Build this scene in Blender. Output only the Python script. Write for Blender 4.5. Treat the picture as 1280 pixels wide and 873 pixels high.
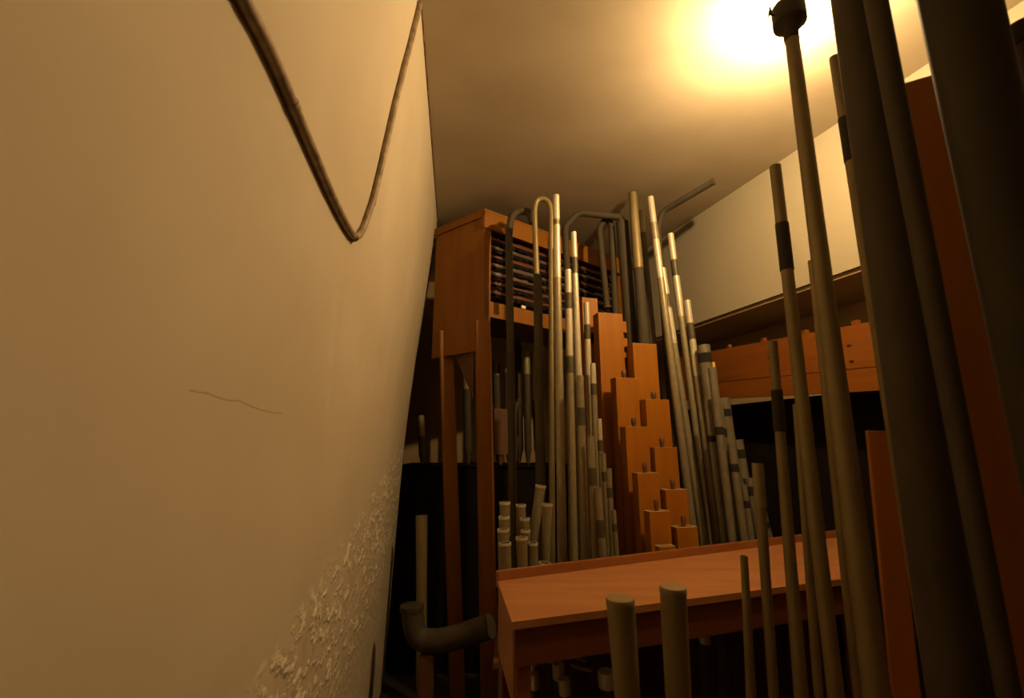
import bpy, bmesh, math, random
from mathutils import Vector, Matrix, Quaternion
random.seed(7)
C = bpy.context.scene.collection
for o in list(bpy.data.objects): bpy.data.objects.remove(o)
# ---------------------------------------------------------------- camera, world, exposure
CZ = 2.0                       # eye height above the floor
FPX = 550.0                    # focal length in pixels of the 1280 wide frame
PITCH = math.radians(12.5)
cam = bpy.data.cameras.new('camera'); cam.sensor_width = 36; cam.sensor_fit = 'HORIZONTAL'
cam.lens = 36*FPX/1280
cam.clip_start = .02
cam.dof.use_dof = True; cam.dof.focus_distance = 3.2; cam.dof.aperture_fstop = 2.4
camo = bpy.data.objects.new('camera', cam); C.objects.link(camo)
camo.location = (0, 0, CZ); camo.rotation_euler = (math.pi/2+PITCH, 0, 0)
S = bpy.context.scene
S.camera = camo
S.view_settings.view_transform = 'Standard'; S.view_settings.look = 'None'
S.view_settings.gamma = 1; S.view_settings.use_curve_mapping = False
S.view_settings.exposure = 0.0
w = bpy.data.worlds.new('world'); S.world = w; w.use_nodes = True
w.node_tree.nodes['Background'].inputs[0].default_value = (.004, .003, .002, 1)
K = 2.4/2.15                   # height of the room above the eye, relative to a first guess of 2.15 m
LAMP_PX = (990, 2, 1.96); LAMP_E = 4000; LAMP_C = (1, .64, .28)

# ---------------------------------------------------------------- geometry of the view (used to read positions off)
CP, SP = math.cos(PITCH), math.sin(PITCH)
def ray(u, v):
    xc = (u-640)/FPX; zc = (436.5-v)/FPX
    return Vector((xc, CP-zc*SP, SP+zc*CP))
def W(u, v, y):                # the point seen at (u, v) that stands y metres ahead
    d = ray(u, v); k = y/d.y
    return Vector((d.x*k, y, CZ+d.z*k))
def H(u, v, z):                # the point seen at (u, v) at height z above the floor
    d = ray(u, v); k = (z-CZ)/d.z
    return Vector((d.x*k, d.y*k, z))
def mpp(p):                    # metres per pixel at point p
    return ((p.y)*CP+(p.z-CZ)*SP)/FPX
def obl(p):                    # a round pipe far off the axis looks wider than it is
    d = p.y*CP+(p.z-CZ)*SP
    return d/math.hypot(d, p.x)
def px_at(p):
    d = p.y*CP+(p.z-CZ)*SP
    return 640+FPX*p.x/d

# ---------------------------------------------------------------- materials
def mat(name, col, rough=.6, metal=0, col2=None, scale=(6, 6, 6), bump=0, detail=4, bscale=None, spec=.5):
    m = bpy.data.materials.new(name); m.use_nodes = True
    nt = m.node_tree; b = nt.nodes['Principled BSDF']
    b.inputs['Roughness'].default_value = rough; b.inputs['Metallic'].default_value = metal
    b.inputs['Specular IOR Level'].default_value = spec
    b.inputs['Base Color'].default_value = (*col, 1)
    tc = nt.nodes.new('ShaderNodeTexCoord'); mp = nt.nodes.new('ShaderNodeMapping')
    mp.inputs['Scale'].default_value = scale
    nt.links.new(tc.outputs['Object'], mp.inputs[0])
    n = nt.nodes.new('ShaderNodeTexNoise'); n.inputs['Scale'].default_value = 1; n.inputs['Detail'].default_value = detail
    nt.links.new(mp.outputs[0], n.inputs[0])
    if col2:
        r = nt.nodes.new('ShaderNodeValToRGB')
        r.color_ramp.elements[0].position = .35; r.color_ramp.elements[1].position = .68
        r.color_ramp.elements[0].color = (*col, 1); r.color_ramp.elements[1].color = (*col2, 1)
        nt.links.new(n.outputs[0], r.inputs[0]); nt.links.new(r.outputs[0], b.inputs['Base Color'])
    if bump:
        bp = nt.nodes.new('ShaderNodeBump'); bp.inputs['Strength'].default_value = bump; bp.inputs['Distance'].default_value = .01
        nt.links.new(n.outputs[0], bp.inputs['Height']); nt.links.new(bp.outputs[0], b.inputs['Normal'])
    return m
M = {}
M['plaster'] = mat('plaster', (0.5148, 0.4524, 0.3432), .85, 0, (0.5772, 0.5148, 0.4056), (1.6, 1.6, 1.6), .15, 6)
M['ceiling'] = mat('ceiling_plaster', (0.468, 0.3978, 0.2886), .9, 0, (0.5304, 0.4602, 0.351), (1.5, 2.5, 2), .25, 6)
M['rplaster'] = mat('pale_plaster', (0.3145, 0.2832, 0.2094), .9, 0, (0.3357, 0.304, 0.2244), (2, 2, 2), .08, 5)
M['dark_wall'] = mat('dark_wall', (0.084, 0.056, 0.0315), .9, 0, (0.112, 0.077, 0.042), (2, 2, 2), .2, 5)
M['back_wall'] = mat('brown_distemper', (0.39, 0.285, 0.15), .9, 0, (0.48, 0.3525, 0.1875), (2, 2, 2), .2, 5)
M['black'] = mat('matte_black', (.008, .006, .005), .9, 0, (.012, .009, .007), (4, 4, 4), spec=.08)  # flat black; across the right opening it stands in for darkness
M['floor'] = mat('floor_boards', (0.015, 0.009, 0.0054), .8, 0, (0.024, 0.015, 0.009), (1, 12, 2), .2)
M['oak'] = mat('orange_wood', (0.2874, 0.09898, 0.003176), .5, 0, (0.3387, 0.1267, 0.00462), (14, 14, 1.2), .05, 6, spec=.3)
M['oak_h'] = mat('orange_wood_case', (0.2163, 0.0783, 0.004725), .5, 0, (0.2633, 0.1018, 0.006825), (10, 10, 1.4), .05, 6, spec=.3)
M['beam'] = mat('amber_board', (0.1693, 0.05025, 0.00375), .5, 0, (0.2018, 0.06699, 0.005625), (1.6, 1.6, 22), .05, 6, spec=.3)
M['cleft'] = mat('knot', (.05, .02, .008), .8)
M['brown'] = mat('brown_wood', (0.09479, 0.03808, 0.01105), .6, 0, (0.1338, 0.0544, 0.01547), (12, 12, 1.2), .05, 6)
M['rim'] = mat('pale_end_grain', (0.33, 0.231, 0.1), .8, 0, (0.39, 0.275, 0.128), (30, 30, 30))
M['top'] = mat('table_board', (0.295, 0.1197, 0.04508), .45, 0, (0.3719, 0.1675, 0.06365), (2.2, 16, 8), .04, 6)
M['redwood'] = mat('red_brown_wood', (0.1227, 0.03373, 0.009724), .5, 0, (0.1506, 0.04352, 0.01326), (3, 14, 14), .04, 6)
M['rail'] = mat('rail_wood', (0.2509, 0.08704, 0.0221), .45, 0, (0.29, 0.1088, 0.02873), (2, 14, 14), .03, 6)
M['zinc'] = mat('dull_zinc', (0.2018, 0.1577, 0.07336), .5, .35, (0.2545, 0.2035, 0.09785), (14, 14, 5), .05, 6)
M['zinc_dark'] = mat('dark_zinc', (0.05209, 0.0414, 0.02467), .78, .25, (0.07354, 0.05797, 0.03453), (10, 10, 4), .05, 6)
M['lead'] = mat('dark_lead', (0.02805, 0.02273, 0.01201), .78, .2, (0.04208, 0.03355, 0.01716), (10, 10, 6), .05)
M['tin'] = mat('spotted_tin', (0.2534, 0.2146, 0.1316), .42, .35, (0.3226, 0.2752, 0.1724), (40, 40, 16), .06, 6)
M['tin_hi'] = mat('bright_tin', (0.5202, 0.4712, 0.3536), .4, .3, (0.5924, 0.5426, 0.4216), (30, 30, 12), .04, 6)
M['slide'] = mat('tuning_slide_metal', (0.07293, 0.06224, 0.03432), .55, .4, (0.1066, 0.0893, 0.04933), (30, 30, 10), .05)
M['white'] = mat('pale_tin', (0.202, 0.1732, 0.09867), .5, .2, (0.2581, 0.2219, 0.1287), (30, 30, 12), .05)
M['banded'] = mat('tarnished_tin', (.15, .135, .09), .5, .2, (.20, .18, .12), (30, 30, 12), .05)
M['lit_spot'] = mat('lit_spot_white', (.85, .82, .74), .8)  # white colour standing in for bright lit spots
M['felt'] = mat('black_felt', (.01, .008, .006), .95)
M['pin'] = mat('pale_pins', (0.3, 0.282, 0.252), .35, .6)
M['rack'] = mat('dark_red_rack', (.075, .025, .012), .6, 0, (.10, .035, .016), (20, 20, 20))
M['conduit'] = mat('painted_conduit', (.34, .26, .16), .6, .1, (.16, .11, .065), (30, 30, 18), .4, 6)
M['maroon'] = mat('maroon_paint', (.05, .008, .005), .5, 0, (.06, .01, .007), (6, 6, 6))
M['yellow'] = mat('yellow_tag', (.62, .42, .06), .6)
M['brass'] = mat('socket_brass', (.2, .14, .06), .4, .8)
def emit(name, col, e):
    m = bpy.data.materials.new(name); m.use_nodes = True; nt = m.node_tree
    b = nt.nodes['Principled BSDF']; b.inputs['Base Color'].default_value = (*col, 1)
    b.inputs['Emission Color'].default_value = (*col, 1); b.inputs['Emission Strength'].default_value = e
    return m
M['bulb'] = emit('lit_bulb', LAMP_C, LAMP_E)

# ---------------------------------------------------------------- helpers
def obj(name, bm, m, parent=None, smooth=False):
    me = bpy.data.meshes.new(name)
    bmesh.ops.recalc_face_normals(bm, faces=bm.faces[:])
    if smooth:
        for f in bm.faces: f.smooth = True
        for e in bm.edges:
            if len(e.link_faces) == 2 and e.calc_face_angle(0) > .7: e.smooth = False
    bm.to_mesh(me); bm.free()
    o = bpy.data.objects.new(name, me); C.objects.link(o)
    me.materials.append(m if not isinstance(m, str) else M[m])
    if parent: o.parent = parent
    return o
def tag(o, label, cat, group=None):
    o['label'] = label; o['category'] = cat
    if group: o['group'] = group
    return o
def thing(name, label, cat, loc=(0, 0, 0), group=None):
    o = bpy.data.objects.new(name, None); C.objects.link(o); o.empty_display_size = .1
    o.location = loc
    return tag(o, label, cat, group)
def struct(name, bm, m, parent=None):
    o = obj(name, bm, m, parent); 
    if not parent: o['kind'] = 'structure'
    return o
def NB(): return bmesh.new()
def lerp(a, b, t): return a+(b-a)*t
def bx(bm, c, s, rot=0, bev=0):
    r = bmesh.ops.create_cube(bm, size=1); vs = r['verts']
    bmesh.ops.scale(bm, vec=s, verts=vs)
    if bev:
        es = list({e for v in vs for e in v.link_edges})
        g = bmesh.ops.bevel(bm, geom=es, offset=bev, segments=2, affect='EDGES', profile=.5)
        vs = list({v for f in g['faces'] for v in f.verts} | {v for v in vs if v.is_valid})
    if rot: bmesh.ops.rotate(bm, verts=vs, cent=(0, 0, 0), matrix=Matrix.Rotation(rot, 3, 'Z'))
    bmesh.ops.translate(bm, vec=c, verts=vs)
    return vs
def prism(bm, poly, z0, z1, off=(0, 0)):
    """vertical prism over a plan polygon"""
    a = [bm.verts.new((p[0], p[1], z0)) for p in poly]
    b = [bm.verts.new((p[0]+off[0], p[1]+off[1], z1)) for p in poly]
    n = len(poly)
    bm.faces.new(a[::-1]); bm.faces.new(b)
    for i in range(n): bm.faces.new((a[i], a[(i+1) % n], b[(i+1) % n], b[i]))
def lathe(bm, prof, n=20, z=0, cap0=True, cap1=True):
    """prof: list of (radius, z)"""
    rings = []
    for r, h in prof:
        if r < 1e-5: rings.append([bm.verts.new((0, 0, h+z))])
        else: rings.append([bm.verts.new((r*math.cos(2*math.pi*i/n), r*math.sin(2*math.pi*i/n), h+z)) for i in range(n)])
    for a, b in zip(rings, rings[1:]):
        for i in range(n):
            j = (i+1) % n
            if len(a) == 1 and len(b) == 1: continue
            if len(a) == 1: bm.faces.new((a[0], b[j], b[i]))
            elif len(b) == 1: bm.faces.new((a[i], a[j], b[0]))
            else: bm.faces.new((a[i], a[j], b[j], b[i]))
    if cap0 and len(rings[0]) > 1: bm.faces.new(rings[0][::-1])
    if cap1 and len(rings[-1]) > 1: bm.faces.new(rings[-1])
def sweep(bm, pts, rad, n=14, cap=True):
    pts = [Vector(p) for p in pts]
    if not isinstance(rad, (list, tuple)): rad = [rad]*len(pts)
    tang = []
    for i in range(len(pts)):
        a = pts[max(i-1, 0)]; b = pts[min(i+1, len(pts)-1)]
        tang.append((b-a).normalized())
    up = Vector((0, 0, 1)) if abs(tang[0].z) < .9 else Vector((1, 0, 0))
    nrm = tang[0].cross(up).normalized(); rings = []
    for i, (p, t) in enumerate(zip(pts, tang)):
        nrm = (nrm-t*nrm.dot(t)).normalized(); bi = t.cross(nrm)
        rings.append([bm.verts.new(p+(nrm*math.cos(2*math.pi*k/n)+bi*math.sin(2*math.pi*k/n))*rad[i]) for k in range(n)])
    for a, b in zip(rings, rings[1:]):
        for k in range(n): bm.faces.new((a[k], a[(k+1) % n], b[(k+1) % n], b[k]))
    if cap: bm.faces.new(rings[0][::-1]); bm.faces.new(rings[-1])
def bezier(pts, k=6, r=.08):
    """round the corners of a polyline"""
    pts = [Vector(p) for p in pts]; out = [pts[0]]
    for a, b, c in zip(pts, pts[1:], pts[2:]):
        ra = min(r, (a-b).length*.49); rc = min(r, (c-b).length*.49)
        p0 = b+(a-b).normalized()*ra; p1 = b+(c-b).normalized()*rc
        for i in range(k+1):
            t = i/k; out.append(p0*(1-t)**2+b*2*t*(1-t)+p1*t*t)
    out.append(pts[-1]); return out

# ================================================================ THE ROOM
CEIL = CZ+2.4
def wl_x(y): return -.2315*K-.1268*y                     # line of the left wall at the ceiling
OFF = [(2.15, 0), (1.95, .008), (1.69, .034), (1.2, .088), (.765, .141), (.35, .182), (0, .208), (-.535, .230), (-1.1, .25), (-1.6, .268), (-1.9, .276)]
OFF = [(a*K, b*K) for a, b in OFF]
def wl_off(z):
    z = min(max(z-CZ, -2.0), 2.15*K)
    for (z1, o1), (z0, o0) in zip(OFF, OFF[1:]):
        if z >= z0: return o0+(o1-o0)*(z-z0)/(z1-z0)
    return .27
def wl(y, z): return Vector((wl_x(y)-wl_off(z), y, z))
def wall_hit(u, v):
    d = ray(u, v); lo, hi = 0.02, 8
    f = lambda k: d.x*k-wl(d.y*k, CZ+d.z*k).x
    for _ in range(60):
        m_ = (lo+hi)/2
        if f(m_) > 0: lo = m_
        else: hi = m_
    return Vector((d.x*lo, d.y*lo, CZ+d.z*lo))
WEND = 3.90*K
# left wall: smooth plaster curving in towards the ceiling, rough where damp has blown it near its far foot
bm = NB(); NY, NZ = 240, 90
g = {}
def seam(a, b, d):
    p, q_ = wall_hit(*a), wall_hit(*b); return (p.y, p.z, q_.y, q_.z, d)
SEAMS = [seam((436, 300), (406, 620), .007), seam((452, 420), (432, 640), .005)]
def yz(u, v): p = wall_hit(u, v); return (p.y, p.z)
RA, RB, RC, RD = yz(494, 565), yz(318, 850), yz(508, 640), yz(420, 850)
def side(p, q_, y, z):
    dy, dz = q_[0]-p[0], q_[1]-p[1]; n = math.hypot(dy, dz)
    return ((y-p[0])*dz-(z-p[1])*dy)/n*-1
def rough(y, z):
    # a diagonal band of flaking plaster climbing towards the far end of the wall
    a = side(RA, RB, y, z); b = side(RC, RD, y, z)
    if a < 0: a, inside = -a, 0
    else: inside = 1
    return (min(1, a*9) if inside else 0)*(1 if b < 0 else max(.18, 1-b*5))*max(0, min(1, (RA[1]+.25-z)*4))
from mathutils import noise
for i in range(NY+1):
    y = -1.0+(WEND+1.0)*i/NY
    for j in range(NZ+1):
        z = CEIL*j/NZ
        p = wl(y, z)
        wv = noise.noise((y*1.3, z*1.1, 3))*.008+noise.noise((y*.5, z*.6, 9))*.012
        wv *= min(1, (CEIL-z)*2)
        q = rough(y, z)
        for (ya, za, yb, zb_, dpt) in SEAMS:
            if zb_ < z < za:
                yy = ya+(yb-ya)*(za-z)/(za-zb_)+noise.noise((z*3, 2, 2))*.03
                wv -= dpt*math.exp(-((y-yy)/.03)**2)*min(1, (za-z)*5, (z-zb_)*5)
        wv += q*(.004+noise.noise((y*9, z*9, 1))*.008+noise.noise((y*22, z*24, 5))*.006)
        wv *= max(0, min(1, (WEND-y)*.8))
        g[i, j] = bm.verts.new((p.x+wv, p.y, p.z))
for i in range(NY):
    for j in range(NZ): bm.faces.new((g[i, j], g[i+1, j], g[i+1, j+1], g[i, j+1]))
from mathutils.bvhtree import BVHTree
bm.normal_update(); WBVH = BVHTree.FromBMesh(bm)
# return of the wall at its far end and its outer skin
r1 = [bm.verts.new((-1.9, WEND, CEIL*j/NZ)) for j in range(NZ+1)]
for j in range(NZ): bm.faces.new((g[NY, j], r1[j], r1[j+1], g[NY, j+1]))
# plaster material with damp patch, crack and seam
mp_ = M['plaster']; nt = mp_.node_tree; bs = nt.nodes['Principled BSDF']
geo = nt.nodes.new('ShaderNodeNewGeometry')
n2 = nt.nodes.new('ShaderNodeTexNoise'); n2.inputs['Scale'].default_value = 1; n2.inputs['Detail'].default_value = 6
mpw = nt.nodes.new('ShaderNodeMapping'); mpw.inputs['Scale'].default_value = (26, 15, 19)
nt.links.new(geo.outputs['Position'], mpw.inputs[0]); nt.links.new(mpw.outputs[0], n2.inputs[0])
attr = nt.nodes.new('ShaderNodeAttribute'); attr.attribute_name = 'damp'
ramp = nt.nodes.new('ShaderNodeValToRGB'); ramp.color_ramp.elements[0].position = .5; ramp.color_ramp.elements[1].position = .66
nt.links.new(n2.outputs[0], ramp.inputs[0])
mul = nt.nodes.new('ShaderNodeMath'); mul.operation = 'MULTIPLY'
nt.links.new(ramp.outputs[0], mul.inputs[0]); nt.links.new(attr.outputs['Fac'], mul.inputs[1])
mix = nt.nodes.new('ShaderNodeMixRGB'); mix.inputs[2].default_value = (.88, .82, .68, 1)
old = bs.inputs['Base Color'].links[0].from_socket
nt.links.new(old, mix.inputs[1]); nt.links.new(mul.outputs[0], mix.inputs[0]); nt.links.new(mix.outputs[0], bs.inputs['Base Color'])
bp2 = nt.nodes.new('ShaderNodeBump'); bp2.inputs['Distance'].default_value = .02; bp2.inputs['Strength'].default_value = .55
nt.links.new(mul.outputs[0], bp2.inputs['Height'])
nt.links.new(bs.inputs['Normal'].links[0].from_socket, bp2.inputs['Normal']); nt.links.new(bp2.outputs[0], bs.inputs['Normal'])
wallo = struct('wall_left', bm, 'plaster')
for f in wallo.data.polygons: f.use_smooth = True
at = wallo.data.attributes.new('damp', 'FLOAT', 'POINT')
for v in wallo.data.vertices: at.data[v.index].value = rough(v.co.y, v.co.z) if v.co.y < WEND-.02 else 0

bm = NB(); jp = []
for i in range(90):
    y = .9+(WEND-.92)*i/89
    jp.append(Vector((wl(y, CEIL).x+.004+.006*noise.noise((y*14, 0, 0)), y, CEIL-.002)))
sweep(bm, jp, [.003+.004*abs(noise.noise((i*.9, 5, 1))) for i in range(90)], 6); struct('trim_3', bm, 'brown')

# ceiling, floor, back and near walls
room = [(-2.0, -1.0), (4.4, -1.0), (4.4, 6.2), (-2.0, 6.2)]
bm = NB(); prism(bm, room, CEIL, CEIL+.12); struct('ceiling', bm, 'ceiling')
bm = NB(); prism(bm, room, -.12, 0); struct('floor', bm, 'floor')
bm = NB(); prism(bm, [(-2, 6.2), (4.4, 6.2), (4.4, 6.35), (-2, 6.35)], 0, CEIL); struct('wall_back', bm, 'back_wall')
bm = NB(); prism(bm, [(-2, -1.15), (4.4, -1.15), (4.4, -1.0), (-2, -1.0)], 0, CEIL); struct('wall_near', bm, 'dark_wall')
bm = NB(); prism(bm, [(-2.1, WEND), (-1.9, WEND), (-1.9, 6.2), (-2.1, 6.2)], 0, CEIL); struct('wall_alcove', bm, 'back_wall')
# right wall: pale upper wall hung over a dark opening
RS = 1.12*K+CZ
def wr_x(y): return 3.165*K-.3663*y
rd = Vector((-.3440, .9390)); rn = Vector((.9390, .3440))
def RWP(y, o=0): 
    p = Vector((wr_x(y), y)); q = p+rn*o; return (q.x, q.y)
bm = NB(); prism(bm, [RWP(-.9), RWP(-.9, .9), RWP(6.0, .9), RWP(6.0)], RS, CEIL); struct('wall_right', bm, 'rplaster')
bm = NB(); prism(bm, [RWP(-.9, .03), RWP(-.9, .89), RWP(6.0, .89), RWP(6.0, .03)], RS-.03, RS-.002); struct('trim_1', bm, 'back_wall')
bm = NB(); prism(bm, [RWP(-.9, .75), RWP(-.9, .9), RWP(6.0, .9), RWP(6.0, .75)], 0, RS-.03); struct('wall_recess', bm, 'back_wall')
bm = NB(); prism(bm, [RWP(-.9, .22), RWP(-.9, .28), RWP(6.0, .28), RWP(6.0, .22)], 0, CZ+.36*K); struct('wall_opening_dark', bm, 'black')  # black sheet added to imitate the deep shade inside the opening

# ================================================================ lamp
lp = W(*LAMP_PX)
lp.z = CEIL-.17
t = thing('ceiling_lamp', 'bare lit bulb glaring on the ceiling behind the topmost capped pipe', 'lamp', lp)
bm = NB(); lathe(bm, [(0, -.055), (.016, -.05), (.028, -.03), (.03, -.012), (.025, .008), (.014, .03), (.012, .04)], 20); obj('bulb', bm, 'bulb', t, True)
bm = NB(); lathe(bm, [(.019, .035), (.02, .05), (.022, .09), (.03, .10), (.055, .15), (.06, .17)], 20); obj('socket', bm, 'brass', t, True)

# ================================================================ conduit on the left wall
pA, pB, pC = (296, -6), (439, 297), (524, -4)
pts = []
def on_wall(u, v, off=.012):
    h = WBVH.ray_cast(Vector((0, 0, CZ)), ray(u, v).normalized())[0]
    p = h if h else wall_hit(u, v)
    return p+Vector((off, 0, 0))
def ptl(a, b, n): return [(a[0]+(b[0]-a[0])*i/n, a[1]+(b[1]-a[1])*i/n) for i in range(n+1)]
left = [(290, -14), (300, 8), (318, 40), (338, 82), (360, 132), (384, 187), (404, 233), (420, 266), (430, 284)]
right = [(451, 284), (462, 252), (471, 216), (480, 176), (490, 132), (502, 84), (513, 42), (519, 18), (522, 4)]
LP = [on_wall(*p) for p in left]+[on_wall(436, 293), on_wall(440, 296.5), on_wall(445, 294)]+[on_wall(*p) for p in right]
LP = [Vector((p.x, p.y, min(p.z, CEIL-.012))) for p in LP]
d_ = LP[0]-LP[2]; k_ = (-.98-LP[0].y)/d_.y            # carry the near leg on to the wall behind
for f_ in (.3, .65, 1):
    p_ = LP0+d_*k_*f_ if f_ > .3 else LP[0]+d_*k_*f_
    if f_ == .3: LP0 = LP[0].copy()
    LP.insert(0, Vector((wl(p_.y, p_.z).x+.014, p_.y, p_.z)))
bm = NB(); sweep(bm, LP, .0145, 12)
t = thing('wall_conduit', 'dark painted conduit bent into a V on the plaster wall', 'conduit', LP[10])
for v in bm.verts: v.co -= LP[10]
obj('tube', bm, 'conduit', t, True)
for i in (3, 7, 13, 16):
    d = (LP[i+1]-LP[i]).normalized()
    bm = NB(); sweep(bm, [LP[i]-d*.012-LP[10], LP[i]+d*.012-LP[10]], .0165, 12); obj('clip', bm, 'conduit', t, True)

# hairline crack in the plaster
cr = [(236, 488), (262, 493), (280, 500), (300, 502), (318, 510), (338, 516), (356, 517)]
cr2 = []
for a, b in zip(cr, cr[1:]): cr2 += [(lerp(a[0], b[0], i/5), lerp(a[1], b[1], i/5)+math.sin(i*2.1+a[0])*.6) for i in range(5)]
bm = NB(); sweep(bm, [on_wall(u, v, -.0006) for u, v in cr2], .0010, 6)
o = obj('trim_2', bm, 'brown'); o['kind'] = 'structure'

# ================================================================ pipe builders
def pipe(label, group, tu, tv, tw, bu, bv, bw, y, base_z, body='tin', bands=(), name='organ_pipe', cat='organ pipe', foot=True, mouth=False, cap=None, seg=18, yb=None, open_top=True):
    """straight metal pipe: top centre (tu,tv) tw pixels wide, seen again at (bu,bv); bands = (v0, v1, material, swell) measured along it"""
    T = W(tu, tv, y); B = W(bu, bv, y if yb is None else yb)
    rt = tw/2*mpp(T)*obl(T); rb = bw/2*mpp(B)*obl(B)
    d = (T-B); k = (base_z-B.z)/d.z
    base = B+d*k; L = (T-base).length
    tb = (B-base).length/L                                  # parameter of B
    def rad(s): return rt+(rb-rt)*min((1-s)/max(1-tb, .01), 1.15)
    def sv(v):                                               # parameter along the pipe seen at row v
        lo, hi = 0, 1
        for _ in range(40):
            m_ = (lo+hi)/2; p = base.lerp(T, m_); dd = p.y*CP+(p.z-CZ)*SP
            row = 436.5-FPX*(-(p.y)*SP+(p.z-CZ)*CP)/dd
            if row > v: lo = m_
            else: hi = m_
        return (lo+hi)/2
    t = thing(name, label, cat, base, group)
    t.rotation_mode = 'QUATERNION'; t.rotation_quaternion = Vector((0, 0, 1)).rotation_difference((T-base).normalized())
    fl = min(.16, L*.2) if foot else 0
    bm = NB(); prof = [(rad(fl/L), fl)]
    for i in range(1, 7): s = lerp(fl/L, 1, i/6); prof.append((rad(s), s*L))
    th = max(.0012, rt*.12)
    if open_top: prof += [(rt-th, L), (rt-th, L-min(.12, L*.3)), (0, L-min(.12, L*.3))]
    lathe(bm, prof, seg, cap1=not open_top); obj('body', bm, body, t, True)
    if foot:
        bm = NB(); lathe(bm, [(rad(0)*.32, 0), (rad(0)*.4, .01), (rad(fl/L)*1.0, fl)], seg); obj('foot', bm, body, t, True)
    if mouth:
        s = fl+.01; r_ = rad(s/L)
        bm = NB(); bx(bm, (0, -r_*.82, s+r_*.5), (r_*1.2, r_*.45, r_*.7)); obj('mouth', bm, 'felt', t)
    for bd in bands:
        v0, v1, mm = bd[:3]; sw = bd[3] if len(bd) > 3 else 1.08
        s1 = min(1.0, sv(v0)); s0 = sv(v1)
        ra, rb_ = rad(s0)*sw, rad(s1)*sw
        bm = NB(); 
        lathe(bm, [(rad(s0)*.97, s0*L), (ra, s0*L), (rb_, s1*L+(.0015 if s1 > .999 else 0)), (rad(s1)*.90, s1*L+(.0015 if s1 > .999 else 0))], seg, cap0=False, cap1=False)
        nm = bd[4] if len(bd) > 4 else 'tuning_slide'
        obj(nm, bm, mm, t, True)
    if cap == 'flat':
        bm = NB(); lathe(bm, [(rt*1.015, L-.012), (rt*1.015, L+.001), (rt*.97, L+.003), (0, L+.003)], seg, cap0=False); obj('cap', bm, body, t, True)
    elif cap:
        bm = NB(); lathe(bm, [(rt*1.12, L-.05), (rt*1.15, L), (rt*1.05, L+.008), (0, L+.010)], seg, cap0=False); obj('cap', bm, cap, t, True)
    return t
def mitred(label, group, wps, y, body, wpx, name='mitred_pipe', base_z=None, tail=None, bend=.06, ys=None):
    """pipe bent over at its top: way-points seen in the photo, all y metres ahead unless ys is given"""
    ys = ys or [y]*len(wps)
    P = [W(u, v, yy) for (u, v), yy in zip(wps, ys)]
    if base_z is not None:
        a, b = P[0], P[1]; d = a-b; P.insert(0, a+d*((base_z-a.z)/d.z)); 
    r = wpx/2*mpp(P[1])
    t = thing(name, label, 'organ pipe', P[0], group)
    bm = NB(); pts = bezier(P, 6, bend)
    sweep(bm, [p-P[0] for p in pts], r, 14, True)
    obj('body', bm, body, t, True)
    bm = NB(); e = P[-1]-P[0]; d = (P[-1]-P[-2]).normalized(); sweep(bm, [e-d*.01, e+d*.002], r*1.12, 14); obj('end_ring', bm, 'slide', t, True)
    if tail:
        # wider foot section below row tail[0], tail[1] pixels wide
        v0, w2, mm = tail; a, b = P[0], P[2]
        lo, hi = 0, 1
        for _ in range(40):
            m_ = (lo+hi)/2; p = a.lerp(b, m_); dd = p.y*CP+(p.z-CZ)*SP
            row = 436.5-FPX*(-(p.y)*SP+(p.z-CZ)*CP)/dd
            if row > v0: lo = m_
            else: hi = m_
        q = a.lerp(b, lo); r2 = w2/2*mpp(q); dd = (q-a)
        bm = NB(); sweep(bm, [dd*.0, dd*.12, dd], [r2*.4, r2, r2], 16); obj('wide_section', bm, mm, t, True)
    return t
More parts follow.
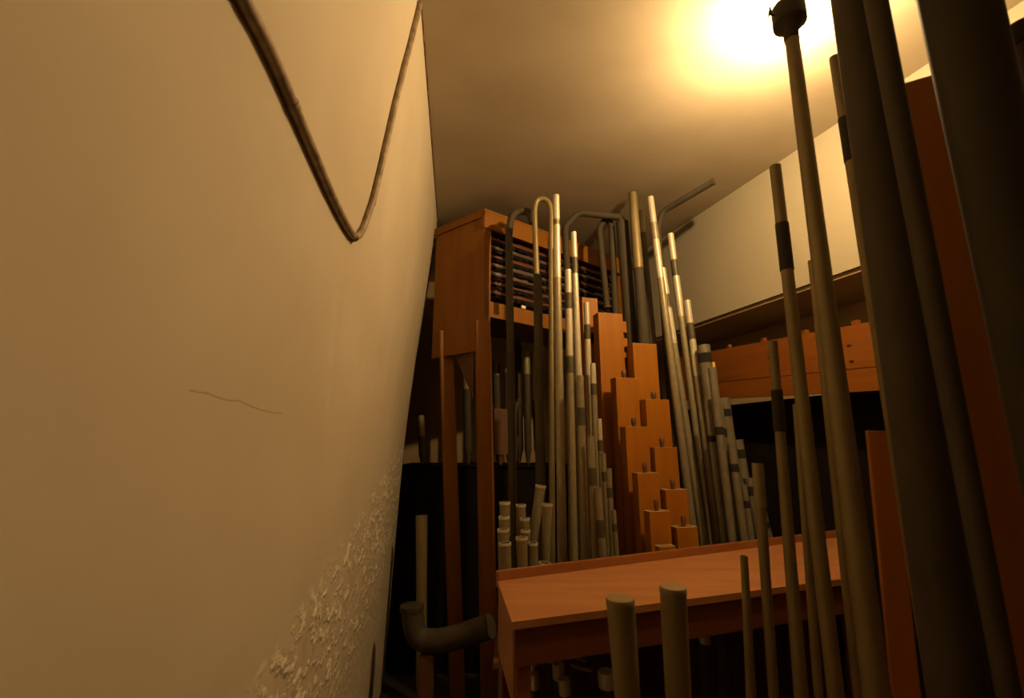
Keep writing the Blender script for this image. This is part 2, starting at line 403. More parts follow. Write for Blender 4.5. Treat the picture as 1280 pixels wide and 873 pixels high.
def wood_pipe(label, group, u0, u1, tv, y, base_z, rot=12, m='oak', dr=.62, bu=None, handle=True, mouth_v=None, name='wooden_pipe', lean=None):
    """square wooden pipe, its front face between columns u0 and u1 at its top row tv"""
    T = W((u0+u1)/2, tv, y); sc = mpp(T)
    a = math.radians(rot); wd = (u1-u0)*sc/math.cos(a); dp = wd*dr
    base = Vector((T.x, T.y, base_z))
    if lean:                                             # foot seen at (u, v)
        B = W(lean[0], lean[1], y); d = T-B; base = B+d*((base_z-B.z)/d.z)
    base.y += dp/2; T2 = T+Vector((0, dp/2, 0)); L = (T2-base).length
    t = thing(name, label, 'organ pipe', base, group)
    t.rotation_mode = 'QUATERNION'
    t.rotation_quaternion = Vector((0, 0, 1)).rotation_difference((T2-base).normalized()) @ Quaternion((0, 0, 1), a)
    bm = NB(); f0 = .1
    th = wd*.11; x, yv = wd/2, dp/2
    o1 = [(-x, -yv), (x, -yv), (x, yv), (-x, yv)]; i1 = [(-x+th, -yv+th), (x-th, -yv+th), (x-th, yv-th), (-x+th, yv-th)]
    def ring(q, z): return [bm.verts.new((p[0], p[1], z)) for p in q]
    ra, rb, rc, re = ring(o1, f0), ring(o1, L), ring(i1, L), ring(i1, L-.05)
    bm.faces.new(ra[::-1]); bm.faces.new(re)
    for A, B_ in ((ra, rb), (rb, rc), (rc, re)):
        for i in range(4): bm.faces.new((A[i], A[(i+1) % 4], B_[(i+1) % 4], B_[i]))
    bmesh.ops.bevel(bm, geom=[e for e in bm.edges if abs(e.verts[0].co.z-e.verts[1].co.z) > .2], offset=.002, segments=1, affect='EDGES')
    obj('body', bm, m, t)
    bm = NB(); lathe(bm, [(wd*.14, 0), (wd*.17, .02), (wd*.17, f0)], 14); obj('foot', bm, 'brown', t, True)
    bm = NB()
    A, B_, C_, D_ = ring(o1, L+.0005), ring(o1, L+.003), ring(i1, L+.003), ring(i1, L+.0005)
    for P_, Q_ in ((A, B_), (B_, C_), (C_, D_), (D_, A)):
        for i in range(4): bm.faces.new((P_[i], P_[(i+1) % 4], Q_[(i+1) % 4], Q_[i]))
    obj('rim', bm, 'rim', t)
    if handle:
        bm = NB(); bx(bm, (0, 0, L-.022), (wd-2*th-.002, dp-2*th-.002, .04)); st = obj('stopper', bm, 'brown', t)
        bm = NB(); lathe(bm, [(wd*.09, L-.005), (wd*.075, L+.015), (wd*.10, L+.03), (wd*.105, L+.06), (wd*.07, L+.07), (0, L+.072)], 12); obj('handle', bm, 'brown', st, True)
    if mouth_v:
        zz = L-(T.z-W((u0+u1)/2, mouth_v, y).z)
        bm = NB(); bx(bm, (0, -yv+.01, zz-.05), (wd*.8, .03, .1)); obj('mouth', bm, 'felt', t)
    return t

# ================================================================ windchests (the boxes the pipes stand on)
REAR_Z = .9
def rot2(x, y, a): return Vector((x*math.cos(a)-y*math.sin(a), x*math.sin(a)+y*math.cos(a)))
def chest(name, label, poly, z0, z1, m='brown', feet=True):
    cx = sum(p[0] for p in poly)/len(poly); cy = sum(p[1] for p in poly)/len(poly)
    t = thing(name, label, 'windchest', (cx, cy, 0))
    loc = [(p[0]-cx, p[1]-cy) for p in poly]
    bm = NB(); prism(bm, loc, z0, z1-.03); obj('box', bm, m, t)
    bm = NB(); prism(bm, [(p[0]*1.01, p[1]*1.01) for p in loc], z1-.03, z1); obj('top_board', bm, m, t)
    if feet:
        for p in loc:
            bm = NB(); bx(bm, (p[0]*.93, p[1]*.93, z0/2), (.07, .07, z0), bev=.004); obj('leg', bm, m, t)
    return t
chest('wind_chest', 'low brown windchest behind the table under the orange wooden pipes', [(-.09, 2.53), (2.15, 3.33), (2.07, 3.9), (1.6, 4.2), (.32, 4.2), (-.03, 3.75), (-.03, 3.1), (-.09, 2.95)], .4, REAR_Z)
NEAR_Z = 1.02
chest('wind_chest', 'brown windchest carrying the foreground row of pipes by the camera', [(.15, 1.00), (1.75, .40), (1.95, 1.6), (1.25, 1.86), (.15, 1.45)], .4, NEAR_Z)

# ================================================================ table (long box lid with raised back rail)
TZ = CZ-.65
FLp, BLp = H(640, 778, TZ), H(622, 727, TZ)
FRp, BRp = H(1078, 721, TZ), H(1078, 668, TZ)
t = thing('table', 'long reddish wooden table top with raised back rail in front of the pipes', 'table', (FLp.x, FLp.y, 0))
def rel(p): return (p.x-FLp.x, p.y-FLp.y)
fl, fr, br, bl = rel(FLp), rel(FRp), rel(BRp), rel(BLp)
bm = NB(); prism(bm, [fl, fr, br, bl], TZ-.028, TZ); obj('table_top', bm, 'top', t)
def strip(a, b, th, side):
    a = Vector(a); b = Vector(b); d = (b-a).normalized(); n = Vector((-d.y, d.x))*side*th
    return [tuple(a), tuple(b), tuple(b+n), tuple(a+n)]
bm = NB(); prism(bm, strip(bl, br, .025, 1), TZ-.03, TZ+.045); bmesh.ops.bevel(bm, geom=bm.edges[:], offset=.004, segments=2, affect='EDGES'); obj('back_rail', bm, 'rail', t)
ins = .012
bm = NB(); prism(bm, strip((fl[0]+.01, fl[1]+.012), (fr[0], fr[1]+.012), .025, 1), TZ-.16, TZ-.028); obj('front_apron', bm, 'redwood', t)
bm = NB(); prism(bm, strip((fl[0]+.004, fl[1]+.03), (bl[0]+.004, bl[1]-.01), .025, -1), TZ-.30, TZ-.028); obj('side_apron', bm, 'top', t)
for (px_, py_) in ((fl[0]+.035, fl[1]+.065), (fr[0]-.06, fr[1]+.05), (br[0]-.06, br[1]-.06), (bl[0]+.045, bl[1]-.05)):
    bm = NB(); bx(bm, (px_, py_, (TZ-.028)/2), (.06, .06, TZ-.028), math.radians(20), .004); obj('leg', bm, 'redwood' if py_ > .3 else 'rail', t)

# ================================================================ relay case (cabinet on posts)
CT = CZ+1.95*K
N = H(606, 262, CT); Fc = H(546, 287, CT); Rr = H(778, 326, CT)
dF = Vector((Rr.x-N.x, Rr.y-N.y)); LFc = dF.length; dF.normalize()
dS = Vector((Fc.x-N.x, Fc.y-N.y)); LS = dS.length; dS.normalize()
t = thing('relay_case', 'orange wooden cabinet on posts with racks of contacts, beside the plaster wall', 'cabinet', (N.x, N.y, 0))
def q(a, b): 
    v = dF*a+dS*b; return (v.x, v.y)
zb = CZ+.74*K
bm = NB(); prism(bm, [q(0, 0), q(.03, 0), q(.03, LS), q(0, LS)], zb, CT-.02); sp_ = obj('side_panel', bm, 'oak_h', t)
bm = NB(); prism(bm, [q(-.02, -.02), q(LFc, -.02), q(LFc, LS+.01), q(-.02, LS+.01)], CT-.02, CT+.0); obj('top_board', bm, 'oak_h', t)
bm = NB(); prism(bm, [q(-.018, -.018), q(0, -.018), q(0, LS), q(-.018, LS)], CT-.075, CT-.02); obj('side_cornice', bm, 'oak_h', t)
bm = NB(); prism(bm, [q(-.018, -.018), q(LFc, -.018), q(LFc, .012), q(-.018, .012)], CT-.17*K, CT-.02); obj('front_cornice', bm, 'oak_h', t)
bm = NB(); prism(bm, [q(.03, .0), q(.075, .0), q(.075, .03), q(.03, .03)], zb, CT-.17*K); obj('front_stile', bm, 'oak_h', t)
bm = NB(); prism(bm, [q(LFc-.04, 0), q(LFc, 0), q(LFc, LS), q(LFc-.04, LS)], zb+.3*K, CT-.02); obj('end_panel', bm, 'oak_h', t)
bm = NB(); prism(bm, [q(.03, LS-.02), q(LFc-.04, LS-.02), q(LFc-.04, LS), q(.03, LS)], zb+.3*K, CT-.02); obj('back_panel', bm, 'rack', t)
bm = NB(); prism(bm, [q(.03, .0), q(LFc-.04, .0), q(LFc-.04, .03), q(.03, .03)], CZ+1.02*K, CZ+1.15*K); obj('bottom_rail', bm, 'oak_h', t)
bm = NB(); prism(bm, [q(.03, .03), q(LFc-.04, .03), q(LFc-.04, LS-.02), q(.03, LS-.02)], CZ+1.02*K, CZ+1.04*K); obj('shelf', bm, 'brown', t)
for r_ in range(7):
    z0 = CT-.215*K-r_*.078*K
    bm = NB(); prism(bm, [q(.08, .04+r_*.004), q(LFc-.05, .04+r_*.004), q(LFc-.05, .07+r_*.004), q(.08, .07+r_*.004)], z0-.024, z0); rl = obj('contact_bar', bm, 'redwood' if r_ % 2 == 0 else 'brown', t)
    def comb(a0, a1, b, th, zl, n, wd, hs, nm, mm):
        # one strip with n teeth along the rack; hs() gives a tooth's height (negative hangs down)
        prof = []; top = []
        for i in range(n):
            a = a0+(a1-a0)*(i+.5)/n; h_ = hs()
            top += [(a-wd/2, zl), (a-wd/2, zl+h_), (a+wd/2, zl+h_), (a+wd/2, zl)]
        sg = -1 if h_ > 0 else 1
        prof = [(a0, zl)]+top+[(a1, zl), (a1, zl+sg*.004), (a0, zl+sg*.004)]
        bm = NB(); F = [bm.verts.new((*q(a, b), z)) for a, z in prof]; B_ = [bm.verts.new((*q(a, b+th), z)) for a, z in prof]
        m_ = len(prof)
        f1 = bm.faces.new(F); f2 = bm.faces.new(B_[::-1])
        for i in range(m_): bm.faces.new((F[i], B_[i], B_[(i+1) % m_], F[(i+1) % m_]))
        bmesh.ops.triangulate(bm, faces=[f1, f2])
        return obj(nm, bm, mm, rl)
    comb(.09, LFc-.07, .042+r_*.004, .008, z0-.005, 40, .009, lambda: random.choice((.006, .006, .018, .024, .028)), 'pin_strip', 'pin' if r_ in (1, 3, 4) else 'redwood')
    comb(.09, LFc-.07, .030+r_*.004, .012, z0-.024, 22, .030, lambda: -.034, 'spool_strip', 'felt')
for (a, s) in ((.28, 0), (.45, 1)):  # white blocks imitate two lit spots along the bottom rail
    c = q(a, -.004); bm = NB(); bx(bm, (c[0], c[1], CZ+1.165*K), (.05, .012, .026), math.atan2(dF.y, dF.x)+.1); obj('lit_spot_block', bm, 'lit_spot', t)
# posts, leaning very slightly as in the photo
def post(u_top, v_top, u_bot, v_bot, wpx, y, mm, dpt=.07):
    A = W(u_top, v_top, y); B = W(u_bot, v_bot, y); d = A-B; base = B+d*((0-B.z)/d.z)
    base = Vector((base.x, base.y, 0)); wd = wpx*mpp(A)
    bm = NB()
    c0 = (base.x-N.x, base.y-N.y); c1 = (A.x-N.x, A.y-N.y)
    an = math.atan2(dF.y, dF.x)*.5
    def sq(c, z): return [bm.verts.new((c[0]+p.x, c[1]+p.y, z)) for p in (rot2(-wd/2, -dpt/2, an), rot2(wd/2, -dpt/2, an), rot2(wd/2, dpt/2, an), rot2(-wd/2, dpt/2, an))]
    a, b = sq(c0, 0), sq(c1, A.z)
    bm.faces.new(a[::-1]); bm.faces.new(b)
    for i in range(4): bm.faces.new((a[i], a[(i+1) % 4], b[(i+1) % 4], b[i]))
    bmesh.ops.bevel(bm, geom=[e for e in bm.edges if abs(e.verts[0].co.z-e.verts[1].co.z) > .5], offset=.006, segments=2, affect='EDGES')
    return obj('post', bm, mm, t)
post(557, 415, 569, 780, 16, Fc.y-.05, 'oak_h')
post(603, 402, 611, 800, 18, N.y+.03, 'oak_h')
# gusset between the posts
bm = NB()
g0 = W(566, 438, Fc.y-.08); g1 = W(592, 436, N.y+.1); g2 = W(592, 500, N.y+.1)
vs = []
for dd in (0, .025):
    vs.append([bm.verts.new(p-Vector((N.x, N.y-dd, 0))) for p in (g0, g1, g2)])
bm.faces.new(vs[0]); bm.faces.new(vs[1][::-1])
for i in range(3): bm.faces.new((vs[0][i], vs[0][(i+1) % 3], vs[1][(i+1) % 3], vs[1][i]))
obj('gusset', bm, 'brown', t)

# dark reservoir box behind the posts and the dim pipes that stand on it
RZ = W(600, 582, 4.5).z
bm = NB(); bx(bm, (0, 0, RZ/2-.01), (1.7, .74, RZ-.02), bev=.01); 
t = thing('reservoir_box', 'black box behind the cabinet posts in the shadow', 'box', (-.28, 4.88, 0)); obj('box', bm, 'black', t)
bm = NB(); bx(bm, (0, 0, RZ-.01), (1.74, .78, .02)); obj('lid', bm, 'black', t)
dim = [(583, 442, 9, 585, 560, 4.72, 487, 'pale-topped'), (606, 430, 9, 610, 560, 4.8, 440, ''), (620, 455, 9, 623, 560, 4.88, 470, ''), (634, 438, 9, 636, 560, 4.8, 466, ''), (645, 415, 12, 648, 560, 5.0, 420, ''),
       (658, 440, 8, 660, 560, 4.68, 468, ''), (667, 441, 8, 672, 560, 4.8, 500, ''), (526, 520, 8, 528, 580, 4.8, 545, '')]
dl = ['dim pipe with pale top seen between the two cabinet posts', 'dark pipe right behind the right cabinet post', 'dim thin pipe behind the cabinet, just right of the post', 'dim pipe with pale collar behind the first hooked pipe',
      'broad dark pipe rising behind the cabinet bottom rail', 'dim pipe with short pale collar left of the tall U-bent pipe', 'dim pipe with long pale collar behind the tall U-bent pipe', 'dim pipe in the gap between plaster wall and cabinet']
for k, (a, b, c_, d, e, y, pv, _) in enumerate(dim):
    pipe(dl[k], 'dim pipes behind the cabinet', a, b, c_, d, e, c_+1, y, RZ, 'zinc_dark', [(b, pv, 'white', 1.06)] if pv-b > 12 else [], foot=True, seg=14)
wood_pipe('dark brown wooden pipe right beside the cabinet post', 'wooden pipes', 617, 635, 512, 4.62, RZ, 10, 'brown', .6, handle=False)
mitred('small elbow-bent pipe low behind the cabinet post', None, [(642, 560), (643, 512), (637, 524), (629, 528)][:2]+[(650, 500)], 4.6, 'zinc_dark', 8, base_z=RZ, bend=.05)
pipe('short tapering pipe standing in the dark below the elbow pipe', None, 644, 545, 13, 643, 600, 8, 4.70, RZ-.0, 'zinc_dark', seg=14)
# pipe in the alcove and the bowed trunk on the floor
pipe('pale dim pipe low in the gap beside the plaster wall', None, 527, 645, 15, 527, 730, 14, 3.95, 0, 'zinc', seg=16)
bm = NB(); pp = bezier([W(515, 758, 3.4), W(519, 800, 3.4), W(552, 803, 3.38), W(613, 783, 3.25)], 8, .16)
t = thing('air_duct', 'curved dark wind trunk turning up beside the left wall foot', 'duct', (pp[0].x, pp[0].y, 0))
sweep(bm, [p-Vector((pp[0].x, pp[0].y, 0)) for p in pp], .075, 18); obj('bent_tube', bm, 'zinc_dark', t, True)
bm = NB(); a = pp[0]-Vector((pp[0].x, pp[0].y, 0)); sweep(bm, [a+Vector((0, 0, -.03)), a+Vector((0, 0, .005))], .083, 18); obj('collar', bm, 'lead', t, True)
bm = NB(); c = pp[len(pp)//2]-Vector((pp[0].x, pp[0].y, 0)); bx(bm, (c.x, c.y, (c.z-.07)/2), (.1, .1, c.z-.07), bev=.005); obj('stand', bm, 'brown', t)

# ================================================================ hooked (mitred) pipes in front of the cabinet
gm = 'pipes bent over at the top'
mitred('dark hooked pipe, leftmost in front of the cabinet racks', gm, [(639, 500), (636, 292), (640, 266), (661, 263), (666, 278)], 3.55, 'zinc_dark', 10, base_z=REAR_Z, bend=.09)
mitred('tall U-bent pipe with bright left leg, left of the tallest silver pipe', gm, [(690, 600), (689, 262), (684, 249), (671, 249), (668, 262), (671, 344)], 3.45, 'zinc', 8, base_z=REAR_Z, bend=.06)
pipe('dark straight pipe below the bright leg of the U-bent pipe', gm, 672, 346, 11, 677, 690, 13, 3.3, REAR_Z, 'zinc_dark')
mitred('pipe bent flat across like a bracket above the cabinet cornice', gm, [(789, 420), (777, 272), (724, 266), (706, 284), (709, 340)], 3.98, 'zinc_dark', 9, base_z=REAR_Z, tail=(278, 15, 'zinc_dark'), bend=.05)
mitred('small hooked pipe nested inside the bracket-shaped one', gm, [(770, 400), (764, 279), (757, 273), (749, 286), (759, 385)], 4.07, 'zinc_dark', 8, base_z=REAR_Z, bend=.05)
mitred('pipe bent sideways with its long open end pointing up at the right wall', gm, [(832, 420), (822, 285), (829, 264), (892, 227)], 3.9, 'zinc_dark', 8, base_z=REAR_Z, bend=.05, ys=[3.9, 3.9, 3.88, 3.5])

# ================================================================ silver cluster left of the wooden pipes
gs = 'silver pipes left of the wooden pipes'
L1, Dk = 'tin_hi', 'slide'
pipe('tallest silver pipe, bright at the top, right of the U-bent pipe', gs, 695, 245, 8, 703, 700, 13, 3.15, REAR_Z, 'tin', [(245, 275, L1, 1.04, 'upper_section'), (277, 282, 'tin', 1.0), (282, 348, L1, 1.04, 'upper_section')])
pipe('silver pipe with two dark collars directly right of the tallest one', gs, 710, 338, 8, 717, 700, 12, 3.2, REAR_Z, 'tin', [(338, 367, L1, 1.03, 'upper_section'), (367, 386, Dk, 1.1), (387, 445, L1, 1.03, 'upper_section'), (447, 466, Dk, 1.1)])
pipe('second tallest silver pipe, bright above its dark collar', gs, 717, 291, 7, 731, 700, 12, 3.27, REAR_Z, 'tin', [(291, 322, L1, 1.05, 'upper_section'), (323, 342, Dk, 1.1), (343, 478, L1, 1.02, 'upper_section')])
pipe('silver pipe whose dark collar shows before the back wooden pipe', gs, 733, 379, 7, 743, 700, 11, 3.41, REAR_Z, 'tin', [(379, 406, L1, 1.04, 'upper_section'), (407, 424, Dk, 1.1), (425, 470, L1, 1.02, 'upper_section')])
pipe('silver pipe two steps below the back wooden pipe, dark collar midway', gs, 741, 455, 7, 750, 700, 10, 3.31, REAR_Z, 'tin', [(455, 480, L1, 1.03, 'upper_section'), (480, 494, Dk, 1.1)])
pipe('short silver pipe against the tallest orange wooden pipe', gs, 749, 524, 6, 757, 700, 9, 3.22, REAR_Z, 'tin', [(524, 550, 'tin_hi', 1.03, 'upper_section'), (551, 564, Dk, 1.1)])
pipe('shorter silver pipe fourth from the bottom of the descending row', gs, 754, 567, 6, 761, 700, 9, 3.13, REAR_Z, 'tin', [(590, 602, Dk, 1.1)])
pipe('short silver pipe next to last in the descending row', gs, 761, 586, 7, 766, 700, 8, 3.05, REAR_Z, 'tin', [(610, 622, Dk, 1.1)])
pipe('shortest silver pipe at the end of the descending row', gs, 767, 638, 6, 771, 700, 7, 2.97, REAR_Z, 'tin', [(655, 664, Dk, 1.1)])
for (u, v, lab) in ((725, 470, 'front silver pipe with a grey collar right of the two-collared one'), (738, 545, 'front silver pipe standing lower before the collared pipes'), (747, 610, 'low silver pipe in front of the descending row')):
    pipe(lab, gs, u, v, 9, u+7, 700, 10, 3.02-.06*(u-725)/10, REAR_Z, 'tin', [(v+40, v+62, Dk, 1.06)])

# ================================================================ orange wooden pipes
gw = 'orange square wooden pipes'
wood_pipe('orange wooden pipe farthest left, behind the silver pipes', gw, 726, 746, 373, 3.86, REAR_Z, 12, 'oak', .6, handle=False, mouth_v=416)
WP = [(745, 777, 392, 3.66, 'tallest orange wooden pipe with stepped lugs on its side'), (788, 820, 430, 3.62, 'second tallest orange wooden pipe, right of the tallest'),
      (767, 797, 473, 3.48, 'third tallest orange wooden pipe, in front of the tallest'), (804, 836, 500, 3.45, 'fourth tallest orange wooden pipe, by the right silver pipes'),
      (779, 810, 534, 3.31, 'fifth tallest orange wooden pipe, left of the staggered pair'), (815, 846, 560, 3.33, 'sixth tallest orange wooden pipe, right of the staggered pair'),
      (794, 823, 592, 3.15, 'seventh tallest orange wooden pipe with dark open top'), (829, 859, 613, 3.17, 'eighth tallest orange wooden pipe with pale stopper'),
      (809, 837, 640, 3.0, 'ninth tallest orange wooden pipe, third from the table rail'), (843, 872, 660, 3.03, 'lowest orange wooden pipe on the right, with pale rim above the table rail'),
      (822, 844, 684, 2.87, 'lowest orange wooden pipe, barely above the table rail')]
for k, (a, b, v, y, lab) in enumerate(WP):
    p = wood_pipe(lab, gw, a, b, v, y, REAR_Z, 14, 'oak', .48, handle=k not in (0, 1, 10))
    if k == 0:
        L = [c for c in p.children if c.name.startswith('body')][0]
        zt = max(v_.co.z for v_ in L.data.vertices); xx = max(v_.co.x for v_ in L.data.vertices)
        for (dz, hh) in ((-.11, .1), (-.25, .08), (-.36, .05)):
            bm = NB(); bx(bm, (xx+.02, -.02, zt+dz), (.04, .05, hh), bev=.003); obj('lug', bm, 'oak', p)

# ================================================================ silver cluster right of the wooden pipes
gr = 'silver pipes right of the wooden pipes'
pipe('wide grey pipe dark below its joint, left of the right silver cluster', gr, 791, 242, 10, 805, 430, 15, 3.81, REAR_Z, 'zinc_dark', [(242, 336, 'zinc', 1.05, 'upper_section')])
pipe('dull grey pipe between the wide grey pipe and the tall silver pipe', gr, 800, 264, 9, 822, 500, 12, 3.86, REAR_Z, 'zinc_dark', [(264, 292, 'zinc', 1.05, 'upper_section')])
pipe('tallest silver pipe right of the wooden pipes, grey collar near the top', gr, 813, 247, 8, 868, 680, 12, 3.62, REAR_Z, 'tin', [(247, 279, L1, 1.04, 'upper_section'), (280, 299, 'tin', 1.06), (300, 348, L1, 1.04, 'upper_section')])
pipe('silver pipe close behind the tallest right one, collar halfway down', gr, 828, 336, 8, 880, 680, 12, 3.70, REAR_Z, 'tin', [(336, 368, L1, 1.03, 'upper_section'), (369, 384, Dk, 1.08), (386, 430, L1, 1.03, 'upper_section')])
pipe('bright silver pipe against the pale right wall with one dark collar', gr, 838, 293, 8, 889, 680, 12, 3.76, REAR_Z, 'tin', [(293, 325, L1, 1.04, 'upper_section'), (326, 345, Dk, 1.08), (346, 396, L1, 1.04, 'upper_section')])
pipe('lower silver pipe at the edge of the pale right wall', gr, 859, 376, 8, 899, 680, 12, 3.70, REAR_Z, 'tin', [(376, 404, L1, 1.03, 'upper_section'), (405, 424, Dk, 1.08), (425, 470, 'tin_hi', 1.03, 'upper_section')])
gb = 'short pale pipes with black bands'
def banded(lab, u, v, w_, bu, y, bands, tagc=False):
    p = pipe(lab, gb, u, v, w_, bu, 680, w_, y, REAR_Z, 'banded', [(a, b, 'felt', 1.04, 'felt_band') for a, b in bands], seg=16, cap=None)
    return p
p = banded('pale pipe with black band and yellow tag left of the amber beam', 879, 432, 17, 912, 3.60, [(442, 454)])
bt = [c for c in p.children if c.name.startswith('body')][0]; zt = max(v.co.z for v in bt.data.vertices); xr = max(v.co.x for v in bt.data.vertices)
bm = NB(); bx(bm, (xr*1.0, -.02, zt-.17), (.03, .012, .045), bev=.003); obj('yellow_tag', bm, 'yellow', p)
banded('pale pipe with black band, second of the banded stairstep', 903, 498, 18, 930, 3.50, [(512, 521)])
banded('pale pipe with broad black band, third of the banded stairstep', 921, 550, 16, 943, 3.62, [(562, 573)])
banded('pale pipe with black band, fourth of the banded stairstep', 936, 598, 15, 952, 3.50, [(608, 619)])
banded('short pale pipe, lowest of the banded stairstep above the table', 952, 640, 13, 962, 3.60, [(652, 660)])
banded('pale pipe with black notch in front of the yellow-tagged one', 890, 460, 11, 916, 3.30, [(534, 544)])
banded('pale pipe with black notch in front of the second banded one', 898, 505, 11, 922, 3.39, [(536, 547)])
banded('pale pipe with black notch in front of the third banded one', 914, 555, 11, 931, 3.30, [(580, 590)])
banded('pale pipe with black notch near the dark opening', 929, 606, 10, 940, 3.38, [(626, 635)])
banded('pale pipe left of the notched ones, its band low', 884, 500, 10, 906, 3.40, [(545, 553)])

# ================================================================ short pipes at the left end of the table
gt = 'short pale pipes behind the left end of the table'
SP_ = [(631, 628, 13, 2.86, 'rearmost and tallest short pipe in the left file'), (630, 646, 13, 2.79, 'second short pipe from the back in the left file'), (629, 662, 14, 2.72, 'third short pipe from the back in the left file'), (631, 679, 15, 2.65, 'front short pipe of the left file next to the cabinet post'),
       (651, 631, 12, 2.87, 'rearmost short pipe of the middle file'), (656, 648, 12, 2.80, 'second short pipe of the middle file'), (657, 663, 11, 2.735, 'third short pipe of the middle file'), (652, 672, 14, 2.66, 'front short pipe of the middle file'), (666, 679, 12, 2.69, 'small short pipe right of the middle file')]
for (u, v, w_, y, lab) in SP_:
    pipe(lab+', behind the table', gt, u, v, w_, u+1, 715, w_, y, REAR_Z, 'zinc', [(v, v+3, 'tin_hi', 1.08, 'rim')], seg=16, foot=True)
pipe('short pale pipe leaning to the left behind the table', gt, 676, 607, 13, 664, 690, 11, 2.96, REAR_Z+.02, 'white', [(607, 610, 'tin_hi', 1.06, 'rim')], seg=16)
pipe('short pale pipe standing right of the leaning one', gt, 684, 630, 13, 682, 700, 10, 2.78, REAR_Z, 'white', [(630, 633, 'tin_hi', 1.06, 'rim')], seg=16)
pipe('stubby pale pipe barely above the table rail', gt, 681, 704, 15, 680, 716, 15, 2.59, REAR_Z, 'white', [(704, 706, 'tin_hi', 1.06, 'rim')], seg=16)

# ================================================================ amber beam in the right opening
t = thing('beam', 'amber wooden beam of two boards across the dark opening in the right wall', 'beam', (*RWP(3.4), 0))
b0 = Vector(RWP(3.4))
def bl_(y0, y1, za0, za1, zb0, zb1, o0, o1, name, mm):
    """board along the wall line: bottoms za*, tops zb* at y0 / y1"""
    bm = NB(); V = []
    for (y, a, b) in ((y0, za0, zb0), (y1, za1, zb1)):
        for o in (o0, o1):
            p = Vector(RWP(y, o))-b0
            V.append(bm.verts.new((p.x, p.y, CZ+a))); V.append(bm.verts.new((p.x, p.y, CZ+b)))
    a0, a1, b0_, b1, c0, c1, d0, d1 = V
    for f in ((a0, a1, c1, c0), (b0_, d0, d1, b1), (a0, b0_, b1, a1), (c0, c1, d1, d0), (a1, b1, d1, c1), (a0, c0, d0, b0_)): bm.faces.new(f)
    return obj(name, bm, mm, t)
# heights along the beam: lower board, upper board
bl_(1.3, 4.8, .262, .48, .418, .636, -.03, .02, 'board', 'beam')
bl_(1.3, 4.8, .424, .642, .731, .949, -.03, .02, 'board', 'beam')
bl_(1.3, 4.8, .67, .89, .70, .92, .02, .20, 'ledge', 'brown')
for y in (1.7, 2.2, 2.6, 3.0, 3.35, 3.7, 4.05, 4.4):
    zt = .731+(y-1.3)*.0623
    bm = NB(); p = Vector(RWP(y, .0))-b0; bx(bm, (p.x, p.y, CZ+zt+.005), (.03, .05, .06), bev=.003); obj('cleat', bm, 'beam', t)
    bm = NB(); p = Vector(RWP(y+.14, .08))-b0; bx(bm, (p.x, p.y, CZ+zt+.012), (.05, .2, .05), math.radians(20), .004); obj('action_block', bm, 'black', t)
for y in (2.4, 3.05, 3.65):
    for s in (.2, .62):
        bm = NB(); p = Vector(RWP(y, -.0305))-b0; zt = .424+(y-1.3)*.0623+.27*s; bx(bm, (p.x, p.y, CZ+zt), (.012, .03, .012), bev=.003); obj('knot', bm, 'cleft', t)
t.location = (b0.x, b0.y, 0)

# ================================================================ foreground pipes on the right
gf = 'foreground metal pipes'
pipe('stout olive pipe stub in front of the table, left of two', 'stout pipe stubs before the table', 775, 749, 36, 783, 853, 33, 1.30, NEAR_Z, 'zinc', cap='flat', seg=24)
pipe('stout olive pipe stub in front of the table, right of two', 'stout pipe stubs before the table', 841, 735, 34, 847, 853, 33, 1.34, NEAR_Z, 'zinc', cap='flat', seg=24)
pipe('thinnest and shortest foreground pipe, ending over the table top', gf, 930, 695, 10, 938, 853, 13, 1.62, NEAR_Z, 'zinc', seg=20)
pipe('slender foreground pipe with pale upper sleeve above the table', gf, 947, 580, 14, 966, 853, 14, 1.60, NEAR_Z, 'zinc', [(580, 634, 'tin', 1.1)], seg=20)
pipe('foreground pipe topped by a thin grey tube and long dark sleeve', gf, 966, 427, 12, 1000, 853, 19, 1.55, NEAR_Z, 'zinc', [(488, 540, 'lead', 1.18)], seg=20)
pipe('thin foreground pipe half hidden below the amber beam', gf, 996, 506, 11, 1022, 853, 13, 1.74, NEAR_Z, 'zinc', seg=18)
pipe('foreground pipe with black sleeve against the pale right wall', gf, 969, 208, 15, 1043, 853, 23, 1.46, NEAR_Z, 'zinc', [(280, 338, 'lead', 1.12)], seg=24)
pipe('grey pipe half hidden behind the capped foreground pipe', gf, 1016, 326, 13, 1072, 853, 16, 1.70, NEAR_Z, 'zinc', seg=18)
p = pipe('tall foreground pipe with black cap in front of the lamp', gf, 989, 42, 18, 1094, 853, 38, 1.36, NEAR_Z, 'zinc', [(42, 66, 'lead', .96, 'neck')], seg=26)
L = [c for c in p.children if c.name.startswith('body')][0]; zt = max(v.co.z for v in L.data.vertices)
k = mpp(W(989, 20, 1.36))
bm = NB(); lathe(bm, [(8.2*k, zt-.03), (8.6*k, zt+.01), (18.5*k, zt+.045), (18.5*k, zt+.12), (16*k, zt+.13), (0, zt+.13)], 22); cp = obj('cap', bm, 'lead', p, True)
bm = NB(); sweep(bm, [(-17*k, 0, zt+.082), (-21*k, 0, zt+.085), (-23*k, 0, zt+.09), (-26*k, 0, zt+.072), (-23*k, 0, zt+.1), (-22*k, 0, zt+.125)], [.004, .004, .006, .003, .006, .002], 8); obj('wing_nut', bm, 'lead', cp)
pipe('thin grey pipe with black sleeve peeking out behind the big dark pipe', gf, 1043, 72, 14, 1120, 560, 20, 1.42, NEAR_Z, 'zinc', [(148, 202, 'lead', 1.1)], seg=18)
pipe('big dark pipe with lit left edge, left of the two huge foreground pipes', gf, 1060, -40, 54, 1194, 853, 84, 1.08, NEAR_Z, 'zinc_dark', seg=32)
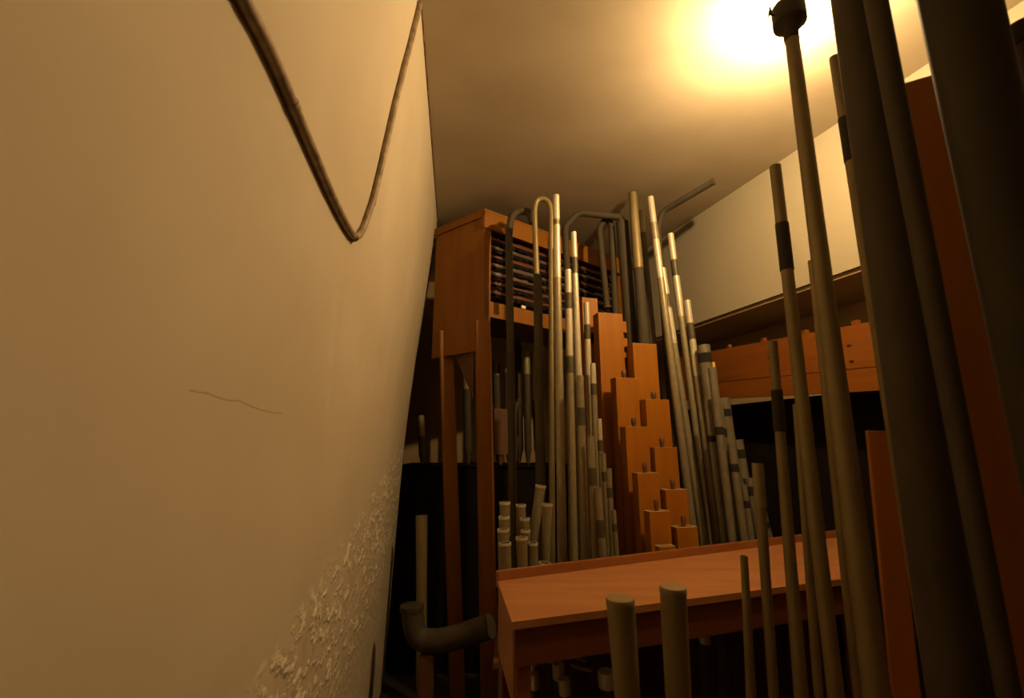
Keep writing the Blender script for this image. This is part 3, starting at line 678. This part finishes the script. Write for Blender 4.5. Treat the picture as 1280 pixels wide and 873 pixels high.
pipe('brown-grey pipe in front of the wooden one, between the two huge pipes', gf, 1087, -40, 30, 1258, 853, 36, .96, NEAR_Z, 'zinc_dark', seg=24)
wood_pipe('tall brown wooden pipe between the foreground metal pipes', gw, 1134, 1168, 100, 1.18, NEAR_Z, -30, 'oak', .6, handle=False, lean=(1293, 780))
wood_pipe('brown wooden pipe low behind the big dark foreground pipe', gw, 1092, 1114, 540, 1.78, NEAR_Z, -25, 'oak', .5, handle=False, lean=(1136, 853))
pipe('hugest black pipe at the right edge of the view', gf, 1184, -60, 100, 1385, 853, 130, .84, NEAR_Z, 'lead', seg=36)
pipe('maroon pipe with rounded top in the far right corner', gf, 1277, 36, 44, 1500, 853, 60, .92, NEAR_Z, 'maroon', cap='lead', seg=24)

# ================================================================ things under the table
t2 = 'small pipes under the table'
UZ = .58
bm = NB(); 
tt = thing('wind_chest', 'low dark chest under the table carrying small pale-topped pipes', 'windchest', (.75, 2.36, 0))
a20 = math.radians(19)
bx(bm, (0, 0, UZ/2), (1.55, .34, UZ), a20, .005); obj('box', bm, 'redwood', tt)
bm = NB(); bx(bm, (0, 0, UZ+.006), (1.58, .36, .012), a20, .003); obj('top_board', bm, 'brown', tt)
for k, (u, v, w_, y, lab) in enumerate([(690, 811, 14, 2.24, 'highest pale-topped pipe under the left end of the table'), (698, 832, 14, 2.17, 'pale-topped pipe in front of the highest one under the table'), (705, 851, 14, 2.10, 'front pale-topped pipe under the left end of the table'),
        (666, 826, 9, 2.22, 'thin pale-topped pipe nearest the left table leg'), (668, 845, 10, 2.14, 'lower thin pipe nearest the left table leg'), (758, 842, 20, 2.14, 'pale round pipe top beside the left stout stub'),
        (903, 770, 15, 2.36, 'pale-capped pipe under the table behind the thinnest pipe'), (881, 790, 13, 2.4, 'dark pipe under the table middle'), (1061, 742, 13, 2.62, 'pale-capped pipe under the right end of the table')]):
    pipe(lab, t2, u, v, w_, u+2, 870, w_, y, UZ+.012, 'zinc_dark', [(v, v+3, 'tin_hi', 1.08, 'rim')], cap='tin_hi', seg=16)
for k, (u0, v0, u1, v1, lab) in enumerate(((702, 803, 722, 811, 'highest slanted stick under the table'), (710, 818, 732, 827, 'middle slanted stick under the table'), (714, 833, 739, 839, 'lowest slanted stick under the table'))):
    a, b = W(u0, v0, 2.27), W(u1, v1, 2.2)
    t = thing('stay_rod', lab, 'rod', a, 'slanted sticks under the table')
    bm = NB(); sweep(bm, [Vector((0, 0, 0)), b-a], .007, 10); obj('rod', bm, 'rim', t, True)
